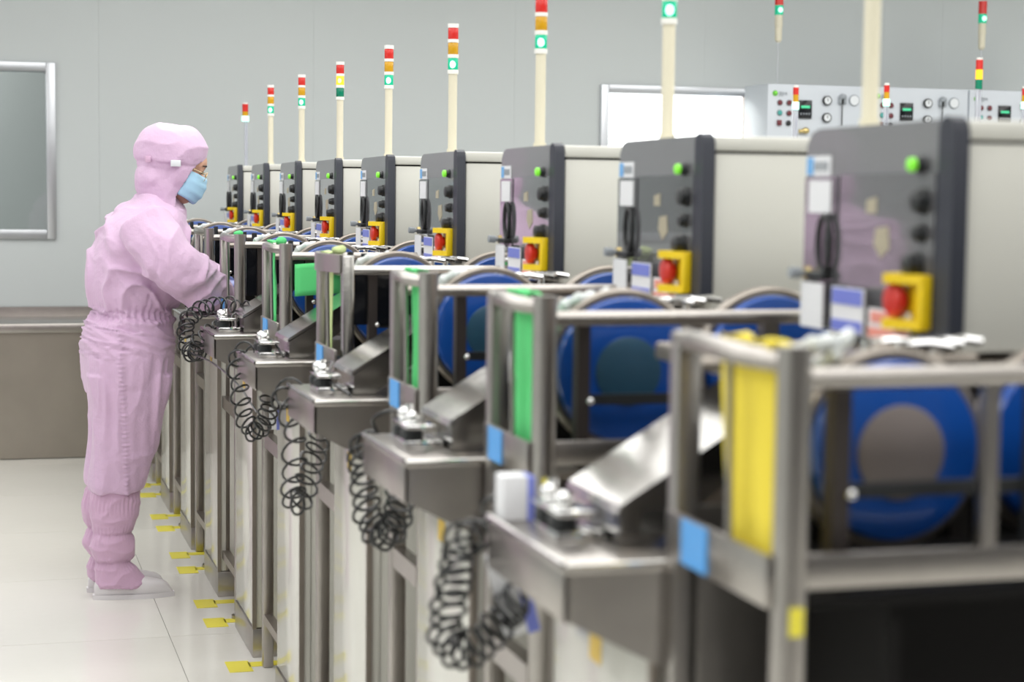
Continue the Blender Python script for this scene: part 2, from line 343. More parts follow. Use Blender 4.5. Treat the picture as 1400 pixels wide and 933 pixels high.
def make_machine(n, label):
    root = empty('grinding_machine', (MO[0], Y0[n] + MO[1], 0), label, 'machine', 'steel grinding machines standing in one row')
    off = MO
    def pt(key, name, fn, m, par=root, smooth=True): return part(key, name, fn, m, par, off, smooth)
    pr = .0185
    pm = STEELP if n == 3 else STEEL
    a, c = YN[n], YF_[n]; kk = 'n%d' % min(n, 6)      # near and far end of the guard cage
    if n == 3: pt(kk + 'leg0', 'leg', lambda b: b.box(.795, .822, a - .016, a + .016, 0, 1.262, .003), pm)
    else: pt(kk + 'leg0', 'leg', lambda b: (b.cyl((.803, a, 0), (.803, a, 1.262), pr, seg=20), b.cyl((.803, a, 0), (.803, a, .012), .028)), pm)
    pt(kk + 'leg1', 'leg', lambda b: b.box(.783, .815, c - .016, c + .016, 0, 1.256, .006), STEEL)
    pt(kk + 'leg2', 'leg', lambda b: b.box(1.150, 1.176, a - .013, a + .013, 0, 1.222), STEEL)
    pt(kk + 'leg3', 'leg', lambda b: b.box(1.150, 1.176, c - .013, c + .013, 0, 1.212), STEEL)
    w_ = c - a
    if n == 3: pt('rail_side_flat', 'top_rail', lambda b: b.prism([(.795, c), (.775, a + .7 * w_), (.772, a + .5 * w_), (.785, a + .2 * w_), (.80, a), (.79, a), (.772, a + .2 * w_), (.760, a + .5 * w_), (.763, a + .7 * w_), (.783, c)], 'z', 1.222, 1.264), STEEL)
    else: pt(kk + 'rail_side', 'top_rail', lambda b: b.tube([(.80, c, 1.232), (.797, c - .01, 1.244), (.787, c - .05, 1.248), (.778, a + .6 * w_, 1.249), (.774, a + .4 * w_, 1.249), (.778, a + .2 * w_, 1.247), (.788, a + .03, 1.246), (.80, a, 1.246)], .0125, 10), STEEL)
    pt(kk + 'rail_near', 'top_rail', lambda b: b.cyl((.81, a, 1.228), (1.30 if a > 0 else 1.182, a, 1.228), .0115, seg=12), pm)
    pt(kk + 'rail_far', 'top_rail', lambda b: b.cyl((.81, c, 1.215), (1.182, c, 1.215), .009, seg=12), STEELD)
    pt(kk + 'plate_side', 'bottom_rail', lambda b: b.box(.777, .785, a, c, .988, 1.044, .002), STEEL)
    pt(kk + 'plate_near', 'bottom_rail', lambda b: b.box(.80, 1.176, a - .010, a - .002, 1.008, 1.045, .002), STEEL)
    pt(kk + 'plate_far', 'bottom_rail', lambda b: b.box(.80, 1.176, c + .002, c + .008, 1.008, 1.045), STEEL)
    pt(kk + 'slim_bar', 'side_bar', lambda b: b.cyl((.782, a + w_ * .38, 1.044), (.779, a + w_ * .38, 1.245), .0045, seg=8), STEEL)
    pt(kk + 'inner_post', 'inner_post', lambda b: b.box(.865, .885, a + .03, a + .055, .99, 1.235), DPOST)
    pt(kk + 'mid_bar', 'crossbar', lambda b: b.box(.885, 1.52, a + .055, a + .066, 1.090, 1.106), BLACK)
    pt(kk + 'bolt', 'bolt', lambda b: b.sphere((.884, a + .025, 1.100), .006), CHROME)
    pt(kk + 'low_rail', 'cross_rail', lambda b: b.box(.786, .812, a + .015, c - .015, .135, .162), STEELD)
    pt(kk + 'low_rail2', 'cross_rail', lambda b: b.box(.786, .812, a + .015, c - .015, .66, .70), STEEL)
    if n == 0: pt('near_bar', 'side_bar', lambda b: b.box(1.022, 1.040, a - .008, a + .006, 1.045, 1.232), STEEL)
    pt(kk + 'tray', 'drip_tray', lambda b: b.box(.825, 1.52, a + .0, c, .985, .996), DARK if n == 0 else STEELD)  # nearest machine: tray blackened, shade below the rail put into its colour
    pt(kk + 'inner_panel', 'inner_panel', lambda b: b.box(.93, .945, a + .02, c, 0.02, .985), DARK if n == 0 else STEELD)  # nearest machine: lower panels blackened too, as painted shade under the cage
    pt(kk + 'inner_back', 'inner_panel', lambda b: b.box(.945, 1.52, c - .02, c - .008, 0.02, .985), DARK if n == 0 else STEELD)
    pt(kk + 'back_shield', 'back_shield', lambda b: b.box(.86, 1.52, c - .012, c - .004, .996, 1.19), DARK)
    if n == 0: pt('added_black_sheet', 'added_black_sheet', lambda b: b.box(1.108, 1.50, .07, .078, .996, 1.212), BLACK)  # black sheet added to hide the second disc and keep that side dark
    # discs
    RD = .104 if n == 0 else .115; ZD = 1.128 if n == 0 else 1.137; dx0 = .995 if n == 0 else .972; dy = min(.165, c - .06)
    for x, y in ((dx0, dy), (1.237, dy + .03)):
        rm = pt(kk + 'ring%s' % x, 'disc_rim', lambda b: ring(b, x, y, ZD, RD + .0015, RD + .0135, -.02, -.002), STEELD)
        d = pt(kk + 'disc%s' % x, 'disc', lambda b: disc(b, x, y, ZD, RD), BLUE)
        hm = HUB if n == 0 else HUBB
        pt(kk + 'hub%s' % x, 'hub', lambda b: b.lathe((x, y - .0185, ZD), (0, -1, 0), [(0, .054), (.003, .054), (.0045, .050)], 40), hm, d)
        pt(kk + 'housing%s' % x, 'disc_housing', lambda b: b.cyl((x, y + .022, ZD), (x, y + .034, ZD), .108, seg=32), DARK)
    # clear lids and clamps above the discs
    pt('deck', 'deck', lambda b: b.box(.92, 1.86, .375, .742, 1.180, 1.205, .006), STEELD)
    pt('tub', 'column_body', lambda b: b.box(1.04, 1.84, .40, .735, .02, 1.180, .01), STEELD)
    pt('lip', 'deck_lip', lambda b: b.box(1.03, 1.17, .285, .376, 1.186, 1.199, .003), STEELD)
    pt(kk + 'bellows', 'clear_tube', lambda b: b.tube(catmull([(.865, dy + .05, 1.16), (.868, dy + .045, 1.205), (.885, dy + .03, 1.238), (.915, dy + .02, 1.250), (.945, dy + .045, 1.246)], 6), [.010 + .0022 * math.cos(q * 1.6) for q in range(25)], 12), CLEARP)
    pt(kk + 'bellows2', 'clear_tube', lambda b: b.tube(catmull([(.905, dy + .05, 1.17), (.915, dy + .04, 1.215), (.93, dy + .025, 1.236), (.955, dy + .03, 1.262)], 6), [.009 + .002 * math.cos(q * 1.6) for q in range(19)], 12), CLEARP)
    for k, (x, y, ang) in enumerate(((1.075, .30, .3), (1.11, .33, -.2), (1.05, .34, .5), (1.15, .35, -.4))):
        def clamp(b, x=x, y=y, ang=ang):
            b.cyl((x, y, 1.198), (x, y, 1.242), .007); b.box(x - .012, x + .012, y - .008, y + .008, 1.205, 1.216)
            b.tube([(x, y, 1.236), (x + .03 * math.cos(ang), y - .02, 1.240), (x + .055, y - .02 - .02 * math.sin(ang), 1.236)], .006, 8)
        pt('clamp%d' % k, 'clamp', clamp, CHROME)
    if n >= 3:
        pt(kk + 'clampb', 'clamp_knob', lambda b: b.cyl((.90, c, 1.222), (.90, c, 1.258), .009), BLACK)
        pt(kk + 'clampc', 'clamp_knob', lambda b: b.cyl((.865, c, 1.222), (.865, c, 1.262), .008), BLACK)
    # control head
    H0, H1 = YHEAD, .84
    hd = pt('head', 'control_head', lambda b: (b.box(1.215, 1.82, H0 + .006, H1, 1.215, 1.485, .004), b.box(1.212, 1.824, H0 + .002, H1 + .004, 1.489, 1.515, .005)), CREAM)
    pt('seam', 'lid_seam', lambda b: b.box(1.22, 1.815, H0 + .011, H1 - .005, 1.483, 1.491), DARK, hd)
    def spine(b):
        prof = [(H0, 1.235), (H0, 1.500), (H0 + .006, 1.514), (H0 + .018, 1.520), (H0 + .030, 1.519), (H0 + .040, 1.508), (H0 + .042, 1.235)]
        b.prism(prof, 'x', 1.190, 1.212)
    pt('spine', 'edge_cover', spine, SPINE)
    def fp(b):
        b.prism([(H0 + .040, 1.222), (H0 + .040, 1.517), (H1 - .04, 1.514), (H1 - .015, 1.508), (H1, 1.49), (H1, 1.222)], 'x', 1.198, 1.217)
    fpn = pt('front', 'front_panel', fp, PANELM)
    pt('fwin', 'gloss_window', lambda b: (b.prism([(H0 + .050, 1.235), (H0 + .050, 1.448), (.715, 1.446), (.715, 1.235)], 'x', 1.1925, 1.199), b.prism([(.728, 1.235), (.728, 1.444), (H1 - .008, 1.442), (H1 - .008, 1.235)], 'x', 1.1925, 1.199)), PANELG, fpn)
    pt('keys1', 'worn_marking', lambda b: (b.prism([(.565, 1.375), (.600, 1.372), (.606, 1.350), (.585, 1.330), (.560, 1.345)], 'x', 1.1915, 1.193), b.prism([(.60, 1.415), (.63, 1.41), (.63, 1.392), (.60, 1.392)], 'x', 1.1915, 1.193)), TAN, fpn)
    for k, (y, z, r, L) in enumerate(((.475, 1.458, .0105, .010), (.468, 1.410, .0155, .014), (.470, 1.368, .011, .012), (.480, 1.326, .0150, .018))):
        kb = pt('knob%d' % k, 'knob', lambda b: b.lathe((1.192, y, z), (-1, 0, 0), [(0, r * 1.15), (.004, r * 1.15), (.005, r), (L, r * .92), (L + .002, r * .7)], 20), BLACK, fpn)
        if k == 0: pt('led', 'lit_cap', lambda b: b.lathe((1.192 - L - .002, y, z), (-1, 0, 0), [(0, r * .9), (.007, r * .85), (.009, r * .5)], 16), GLED, fpn)
    def shroud(b):
        y0, y1, z0, z1 = .438, .522, 1.241, 1.314
        b.box(1.176, 1.193, y0, y0 + .016, z0, z1, .004); b.box(1.184, 1.193, y0 + .028, y1, z0, z1, .003)
        for a, c in ((z1 - .013, z1), (z0, z0 + .013)):
            b.prism([(1.188, y0 + .002), (1.188, y1 - .002), (1.170, y1 - .006), (1.152, y1 - .022), (1.150, y1 - .034), (1.170, y0 + .024), (1.176, y0 + .002)], 'z', a, c)
    es = pt('shroud', 'emergency_stop', shroud, YEL)
    pt('mush', 'stop_button', lambda b: b.lathe((1.182, .497, 1.278), (-1, 0, 0), [(0, .013), (.006, .014), (.008, .022), (.017, .023), (.021, .019), (.023, .008)], 24), RED, es)
    # side lever
    lv = pt('lever', 'lever', lambda b: (b.tube([(1.186, .750 + .020 * math.cos(q / 14 * 2 * PI), 1.345 + .042 * math.sin(q / 14 * 2 * PI)) for q in range(15)], .0048, 8), b.box(1.176, 1.197, .735, .790, 1.292, 1.304, .003), b.box(1.186, 1.193, .742, .758, 1.300, 1.310)), BLACK)
    pt('lever2', 'lever_pin', lambda b: (b.cyl((1.19, .80, 1.300), (1.165, .80, 1.300), .005), b.cyl((1.172, .80, 1.300), (1.156, .80, 1.301), .0085)), GREYP, lv)
    pt('leverb', 'brass_nut', lambda b: b.lathe((1.188, .80, 1.300), (-1, 0, 0), [(0, .010), (.008, .010)], 6), BRASS, lv)
    # stickers
    pt('st1', 'label_sticker', lambda b: b.box(1.196, 1.1975, .755, .835, 1.444, 1.474), PAPER, fpn)
    pt('st1b', 'blue_logo_band', lambda b: b.box(1.1948, 1.1962, .812, .833, 1.446, 1.472), LBLUE, fpn)
    pt('st1c', 'printed_words', lambda b: [b.box(1.1948, 1.1962, .764 + k * .012, .771 + k * .012, 1.452, 1.466) for k in range(4)] and None, GREYP, fpn)
    pt('st2', 'label_sticker', lambda b: b.box(1.1905, 1.192, .742, .815, 1.390, 1.438), PAPER, fpn)
    c1 = pt('st3', 'hanging_card', lambda b: b.box(1.172, 1.174, .722, .795, 1.222, 1.288), PAPER)
    c2 = pt('st4', 'information_card', lambda b: b.box(1.176, 1.178, .600, .700, 1.222, 1.286), PAPER)
    pt('st4b', 'violet_print', lambda b: (b.box(1.1745, 1.176, .604, .696, 1.262, 1.284), b.box(1.1745, 1.176, .604, .696, 1.224, 1.240)), VIOLET, c2)
    c3 = pt('st5', 'warning_card', lambda b: b.box(1.178, 1.180, .470, .590, 1.220, 1.262), PAPER)
    pt('st5b', 'salmon_print', lambda b: (b.box(1.1765, 1.178, .474, .586, 1.222, 1.236), b.box(1.1765, 1.178, .50, .58, 1.243, 1.258)), SALMON, c3)
    # signal tower
    tower(pt, n)
    # tags
    pt(kk + 'btag', 'blue_tag', lambda b: b.box(.7745, .777, a + w_ * .55, a + w_ * .55 + .075, .990, 1.042), BTAG)
    if n in (0, 1): pt(kk + 'ytag', 'yellow_dot', lambda b: b.box(.796, .811, a - .0205, a - .0175, .962, .992), TAPE)
    # black acrylic shields seen in the further windows
    if 3 <= n <= 6:
        z0 = 1.098 if n == 3 else (1.13 if n == 4 else 1.06)
        sh = pt(kk + 'shield%s' % z0, 'black_shield', lambda b: b.box(.83, 1.165, a + .05, a + .056, z0, 1.222), BLACKG)
        pt(kk + 'shieldh%s' % z0, 'handle', lambda b: b.tube([(.925, a + .050, z0 + .012), (.925, a + .032, z0 + .014), (.925, a + .032, 1.205), (.925, a + .050, 1.207)], .003, 8), BLACK, sh)
    return root
def tower(pt, n):
    x, y = 1.28, .80
    if n < 8:
        tw = pt('pole', 'signal_pole', lambda b: (b.cyl((x, y, 1.515), (x, y, 1.742), .0125, seg=16), b.cyl((x, y, 1.515), (x, y, 1.53), .0155, seg=16)), POLE)
        on = 'amber' if n == 5 else 'green'
        def seg(z0, z1, key, m, nm): pt('lens%s%s' % (key, m.name), nm, lambda b: b.lathe((x, y, z0), (0, 0, 1), [(0, .0138), (.002, .0146), (z1 - z0 - .002, .0146), (z1 - z0, .0138)], 20), m, tw)
        seg(1.7515, 1.7845, 'g', LGON if on == 'green' else LG, 'green_lens')
        seg(1.7945, 1.8275, 'a', LAON if on == 'amber' else LA, 'amber_lens')
        seg(1.8365, 1.8685, 'r', LR, 'red_lens')
        if on == 'green': pt('coreg', 'lit_lamp', lambda b: b.sphere((x - .003, y - .010, 1.766), (.0088, .0072, .0125)), LGCORE, tw)
        else: pt('corea', 'lit_lamp', lambda b: b.sphere((x - .003, y - .010, 1.810), (.0078, .0062, .012)), LACORE, tw)
        for a, c in ((1.740, 1.7515), (1.7845, 1.7945), (1.8275, 1.8365), (1.8685, 1.880)): pt('cap%s' % a, 'white_collar', lambda b: b.cyl((x, y, a), (x, y, c), .0156, seg=20), WHITEP, tw)
    else:
        tw = pt('poleL', 'signal_pole', lambda b: (b.cyl((x, y, 1.515), (x, y, 1.742), .006, seg=12), b.cyl((x + .009, y, 1.515), (x + .009, y, 1.742), .004, seg=12)), LEDTUBE)
        for z0, z1, m, nm in ((1.742, 1.768, LGCORE, 'green_lens'), (1.768, 1.790, LA, 'amber_lens'), (1.790, 1.828, LR, 'red_lens')):
            pt('o' + nm, nm, lambda b: b.cyl((x, y, z0), (x, y, z1), .015 if m is not LGCORE else .018, seg=18), m, tw)
        pt('ocap', 'white_cap', lambda b: b.cyl((x, y, 1.828), (x, y, 1.835), .013, seg=18), WHITEP, tw)
ML = ['nearest steel grinding machine, large, with yellow cloth strips hung in its frame',
      'second nearest steel grinding machine, wide green cloth over its side rail',
      'third nearest steel grinding machine, its green cloth strip whitish lower down, no black shield',
      'fourth nearest steel grinding machine, with polished post, pale green strip and black shield with handle',
      'fifth nearest steel grinding machine, with a square green sheet in its window',
      'sixth nearest steel grinding machine, with amber lamp lit, beside the worker\'s sleeve',
      'seventh steel grinding machine from the camera, directly in front of the worker\'s chest',
      'eighth steel grinding machine from the camera, second to last of the row, ivory lamp pole',
      'farthest steel grinding machine, at the row\'s far end, with a thin silver lamp pole']
machines = [make_machine(n, ML[n]) for n in range(9)]

# ------------------------------------------------------------------ cabinets with steel shelves between the machines
def make_cabinet(n, label):
    y = Y0[n]; off = (1.0, .5, 0)
    root = empty('steel_shelf_cabinet', (1.0, y + .5, 0), label, 'cabinet', 'cream cabinets with steel shelves between the machines')
    def pt(key, name, fn, m, par=root, smooth=True): return part('c' + key, name, fn, m, par, off, smooth)
    A, B = .335, .66
    pt('body', 'body', lambda b: b.box(.80, 1.0, A + .01, .735, .085, .90, .004), CREAMG)
    pt('door', 'door', lambda b: b.box(.775, .80, A + .004, .735, .09, .895, .003), CREAMG)
    pt('skirt', 'skirting', lambda b: b.box(.771, 1.0, A, .738, 0, .088, .002), STEEL)
    pt('edge', 'corner_trim', lambda b: b.box(.770, .782, A - .002, A + .010, .088, .90), STEELD)
    pt('stick', 'ochre_sticker', lambda b: b.prism([(.545, .80), (.60, .80), (.5725, .842)], 'x', .7735, .775) if n > 2 else b.box(.7735, .775, .53, .575, .797, .835), AMBERST, smooth=False)
    def shelf(b):
        b.box(.655, 1.03, .32, B, .966, .978, .003)
        b.prism([(.655, .912), (.655, .968), (1.02, .968), (1.02, .72), (.80, .838)], 'y', .322, .328)
        b.prism([(.655, .912), (.655, .968), (1.02, .968), (1.02, .72), (.80, .838)], 'y', B - .006, B - .001)
        b.box(.655, .661, .322, B, .908, .968, .001)
        b.add([(.661, .328, .914), (.661, B - .006, .914), (.80, B - .006, .84), (.80, .328, .84)], [(0, 1, 2, 3)])
    sh = pt('shelf', 'shelf', shelf, STEEL)
    pt('shelf_edge', 'folded_edge', lambda b: (b.tube([(.656, .325, .977), (.656, B, .977)], .0045, 8), b.tube([(.656, .322, .976), (1.0, .322, .976)], .0035, 8)), STEELP, sh)
    def chute(b):
        a, c = (.41, .60) if n != 5 else (.535, .62)
        b.prism([(.755, .980), (.755, 1.022), (.985, 1.165), (.985, 1.12), (.80, .980)], 'y', a, c)
        b.prism([(.748, 1.022), (.752, 1.032), (.990, 1.178), (.990, 1.165)], 'y', a - .008, c + .006)
    pt('chute%d' % (n == 5), 'chute', chute, STEELP)
    for k, yy in enumerate((.47, .53)):
        vk = pt('valve%d' % k, 'valve_knob', lambda b: b.lathe((.70, yy, .990), (0, 0, 1), [(0, .012), (.004, .019), (.018, .019), (.024, .012)], 18), BLACK)
        pt('valvec%d' % k, 'chrome_cap', lambda b: (b.cyl((.70, yy, 1.012), (.70, yy, 1.030), .008), b.sphere((.70, yy, 1.030), .012)), CHROME, vk)
    pt('vbody', 'valve_body', lambda b: (b.box(.685, .75, .45, .55, .978, .992, .003), b.box(.685, .735, .44, .56, 1.012, 1.020, .003), b.cyl((.72, .58, .978), (.72, .58, 1.04), .007)), CHROME)
    return root
CL = ['nearest cream cabinet and steel shelf, with white cards hanging off the shelf',
      'second nearest cream cabinet and steel shelf, between the second and third nearest machines',
      'third nearest cream cabinet and steel shelf, between the third and fourth nearest machines',
      'fourth nearest cream cabinet and steel shelf, in front of the machine with square green sheet',
      'fifth nearest cream cabinet and steel shelf, just behind the machine with square green sheet',
      'cream cabinet and steel shelf the worker leans over',
      'cream cabinet and steel shelf just beyond the worker',
      'second to last cream cabinet and steel shelf, before the end of the row',
      'farthest cream cabinet and steel shelf, at the row\'s far end']
for n in range(9): make_cabinet(n, CL[n])

# ------------------------------------------------------------------ cloths, sheets and cards
def cloth(name, pts, wdir, wid, m, label, cat, thick=.0015, wav=.003, seed=0):
    """ribbon of cloth along pts, width wid along wdir"""
    wd = Vector(wdir).normalized(); vs = []; fs = []; nx = 8
    fine = []
    for a, b in zip(pts[:-1], pts[1:]):
        for k in range(4): fine.append(Vector(a).lerp(Vector(b), k / 4))
    fine.append(Vector(pts[-1]))
    for i, p in enumerate(fine):
        t = (fine[min(i + 1, len(fine) - 1)] - fine[max(i - 1, 0)]).normalized(); nr = t.cross(wd).normalized()
        for k in range(nx + 1):
            u = k / nx - .5
            q = p + wd * (wid * u * (1 + .10 * math.sin(i * .6 + seed))) + nr * (wav * math.sin(u * 11 + i * .4 + seed) + wav * noise.noise(Vector((u * 3, i * .4, seed))))
            vs.append(q)
    n = nx + 1
    for i in range(len(fine) - 1):
        for k in range(nx): fs.append((i * n + k, i * n + k + 1, (i + 1) * n + k + 1, (i + 1) * n + k))
    c = sum(vs, Vector()) / len(vs); b = MB(c); b.add(vs, fs); o = b.build(name, m); o.location = c
    s = o.modifiers.new('thickness', 'SOLIDIFY'); s.thickness = thick
    tag(o, label, cat, 'coloured cloths hung on the machine frames'); return o
def hang(n, y, wid, m, label, zb=.985, x=.792, zt=1.264, lean=0.0, wav=.003, back=.05):
    Y = Y0[n] + YN[n] + y
    return cloth('hanging_cloth', [(x + .035, Y, zt - back), (x + .016, Y, zt - .002), (x - .006, Y, zt), (x - .0, Y, zt - .02) if False else (x + .006, Y, zt - .03), (x + .008, Y + lean * .5, (zt + zb) / 2), (x + .006, Y + lean, zb)], (0, 1, 0), wid, m, label, 'cloth', wav=wav, seed=n)
hang(0, .090, .15, YELC, 'wide yellow cloth strip hung over the side rail of the nearest machine', zb=.985, wav=.004)
hang(1, .090, .115, GREENC, 'wide green cloth hung over the side rail of the second nearest machine', wav=.006)
hang(2, .075, .08, GREENC, 'green cloth strip on the third nearest machine, beside its thin side bar')
hang(3, .170, .075, PALEG, 'pale yellow-green cloth strip beside the polished steel post')
hang(4, .185, .07, GREENC, 'dark green cloth strip in the machine carrying the square green sheet')
hang(5, .17, .05, GREENC, 'green cloth strip nearest to the worker\'s sleeve', x=.815)
def lump(n, loc, m, label, s=.016):
    b = MB(loc); b.sphere(loc, (s, s * 1.1, s * .7), 14, 8)
    for i, v in enumerate(b.v):
        q = Vector(v); b.v[i] = tuple(q * (1 + .35 * noise.noise(q * 60 + Vector(loc) * 3)))
    o = b.build('folded_cloth', m); o.location = loc; tag(o, label, 'cloth', 'knotted cloth ends on top of rails'); return o
lump(3, (.81, Y0[3] + .02, 1.272), PALEG, 'pale green knotted cloth on the rail of the polished-post machine')
lump(4, (.81, Y0[4] + .04, 1.266), GREENC, 'green knotted cloth on the rail of the machine with square green sheet')
lump(5, (.81, Y0[5] + .10, 1.262), GREENC, 'green knotted cloth on the rail nearest the worker')
# square green sheet on the near side of machine 4
y = Y0[4] + YN[4] - .022
b = MB((.90, y, 1.16)); nx, nz = 8, 6; vs = []; fs = []
for j in range(nz + 1):
    for i in range(nx + 1):
        u, v = i / nx, j / nz
        vs.append((.824 + u * .145, y + .002 * math.sin(u * 5 + v * 2), 1.118 + v * .088 + u * .010 + .003 * math.sin(v * 3)))
for j in range(nz):
    for i in range(nx): fs.append((j * 9 + i, j * 9 + i + 1, j * 9 + i + 10, j * 9 + i + 9))
b.add(vs, fs); gs = b.build('green_sheet', GREENC); gs.location = (.90, y, 1.16); s = gs.modifiers.new('thickness', 'SOLIDIFY'); s.thickness = .0012
tag(gs, 'square bright green sheet taped across the window of the fifth nearest machine', 'sheet')

def card(name, loc, sx, sz, m, label, tilt=0.0, band=None, th=.004, rz=0.0):
    root = empty(name, loc, label, 'card', 'white cards and boxes hung by the shelves', rz)
    root.rotation_euler = (0, tilt, rz)
    MB().box(-sx / 2, sx / 2, -th / 2, th / 2, -sz, 0, .001).build('sheet', m, root)
    if band: MB().box(sx * .5 - .0005, sx * .5 + band, -th / 2, th / 2 + .001, -sz * 1.02, -sz * .02, .001).build('blue_edge', VIOLET, root)
    return root
card('hanging_card', (.688, 2.435, .912), .036, .125, PAPER, 'white card with blue edge hanging below the nearest steel shelf', tilt=-.25, band=.018)
card('white_box', (.680, 2.335, 1.038), .034, .0595, PAPER, 'white box with blue side standing on the far end of the nearest steel shelf', band=.010, th=.04)
card('hanging_card', (.752, 4.90, .822), .020, .06, PAPER, 'small white card with blue edge hanging beyond the shelf below green sheet', band=.008)

# ------------------------------------------------------------------ coiled hoses
def hose(pts, turns, R, r, label, lead=None, seed=0):
    base = catmull(pts, 24); n = 14 * turns; L = len(base) - 1; hel = []
    a = None; rnd = random.Random(seed)
    for i in range(n + 1):
        u = i / n * L; k = min(int(u), L - 1); p = base[k].lerp(base[k + 1], u - k)
        t = (base[min(k + 2, L)] - base[max(k - 1, 0)]).normalized(); t = (t + Vector((.15, -.75, .25))).normalized()
        a = t.orthogonal().normalized() if a is None else (a - t * a.dot(t)).normalized(); bb_ = t.cross(a)
        e = min(1, i / 14, (n - i) / 10); RR = R * (.25 + .75 * e) * (1 + .12 * math.sin(i * .21 + seed))
        th = 2 * PI * i / 14
        hel.append(p + (a * math.cos(th) + bb_ * math.sin(th)) * RR)
    c = Vector(pts[len(pts) // 2]); b = MB(c); b.tube(hel, r, 6); 
    if lead: b.tube(catmull([hel[0]] + lead, 8), r, 6)
    b.tube([hel[-1], hel[-1] + Vector((.02, .01, .02))], r * 1.8, 8)
    o = b.build('coiled_hose', RUB); o.location = c
    tag(o, label, 'hose', 'black coiled air hoses hanging from the steel shelves'); return o
hose([(.672, 2.42, .947), (.632, 2.42, .93), (.628, 2.42, .89), (.618, 2.42, .85), (.612, 2.42, .80), (.635, 2.41, .778), (.672, 2.41, .80), (.702, 2.42, .832), (.722, 2.42, .85)], 22, .024, .0034,
     'nearest black coiled hose, blurred, dangling beside hanging white card', lead=[(.66, 2.40, .99), (.70, 2.36, 1.00), (.73, 2.30, .985)], seed=1)
hose([(.70, 3.26, .955), (.664, 3.26, .94), (.668, 3.26, .894), (.674, 3.26, .826), (.694, 3.26, .785), (.716, 3.25, .79), (.730, 3.25, .823), (.735, 3.25, .865)], 20, .026, .0033,
     'second nearest black coiled hose, a tight bundle curling at its bottom', lead=[(.68, 3.24, 1.0), (.72, 3.18, 1.02), (.74, 3.10, .982)], seed=2)
hose([(.72, 4.05, .96), (.640, 4.05, .955), (.668, 4.04, .888), (.667, 4.04, .789), (.666, 4.04, .722), (.684, 4.04, .715), (.704, 4.05, .771), (.716, 4.05, .82), (.735, 4.05, .87)], 17, .027, .0031,
     'third nearest black coiled hose, long loose turns with splayed loops at its bottom', lead=[(.70, 4.0, 1.0), (.73, 3.92, 1.04), (.71, 3.85, 1.01), (.74, 3.76, .984)], seed=3)
hose([(.70, 4.85, .985), (.650, 4.85, .965), (.655, 4.85, .885), (.668, 4.85, .806), (.690, 4.85, .765), (.712, 4.84, .78), (.730, 4.84, .814), (.735, 4.84, .863)], 17, .025, .0031,
     'fourth nearest black coiled hose, knotted at its bottom below white card', lead=[(.69, 4.80, 1.01), (.72, 4.72, 1.02), (.74, 4.64, .984)], seed=4)
hose([(.772, 5.70, 1.05), (.708, 5.72, 1.048), (.655, 5.72, 1.035), (.612, 5.72, 1.0), (.606, 5.72, .952), (.616, 5.72, .905), (.638, 5.70, .90), (.640, 5.68, .935), (.685, 5.66, .974), (.735, 5.64, 1.0), (.772, 5.62, .992)], 26, .025, .0031,
     'black coiled hose looping under the worker\'s sleeve', lead=[(.79, 5.65, 1.06), (.80, 5.60, .985)], seed=5)
tl = MB((.7, 5.3, .9)).tube(catmull([(.622, 5.70, .90), (.66, 5.45, .89), (.69, 5.15, .86), (.72, 4.98, .80)], 8), .003, 6).build('air_line', RUB); tl.location = (.7, 5.3, .9)
tag(tl, 'straight black air line running down from the coil by the worker', 'hose')

# ------------------------------------------------------------------ yellow floor tapes
k = 0
for n in range(4, 9):
    for dy, w_ in ((-.035, 0), (.245, 1)):
        Y = Y0[n] + dy
        if n == 4 and dy < 0: pass
        o = MB((.74, Y, 0)).box(.682, .752, Y - .065, Y + .060, .0003, .0012).box(.748, .90, Y - .012, Y + .040, .0003, .0012).build('floor_tape', TAPE); o.location = (.74, Y, 0)
        who = ['fifth nearest machine', 'sixth nearest machine', 'seventh nearest machine', 'eighth nearest machine', 'farthest machine'][n - 4]
        tag(o, 'yellow tape marking on the floor under the %s leg of the %s' % ('near' if dy < 0 else 'far', who), 'tape', 'yellow tape markings at the machine legs')

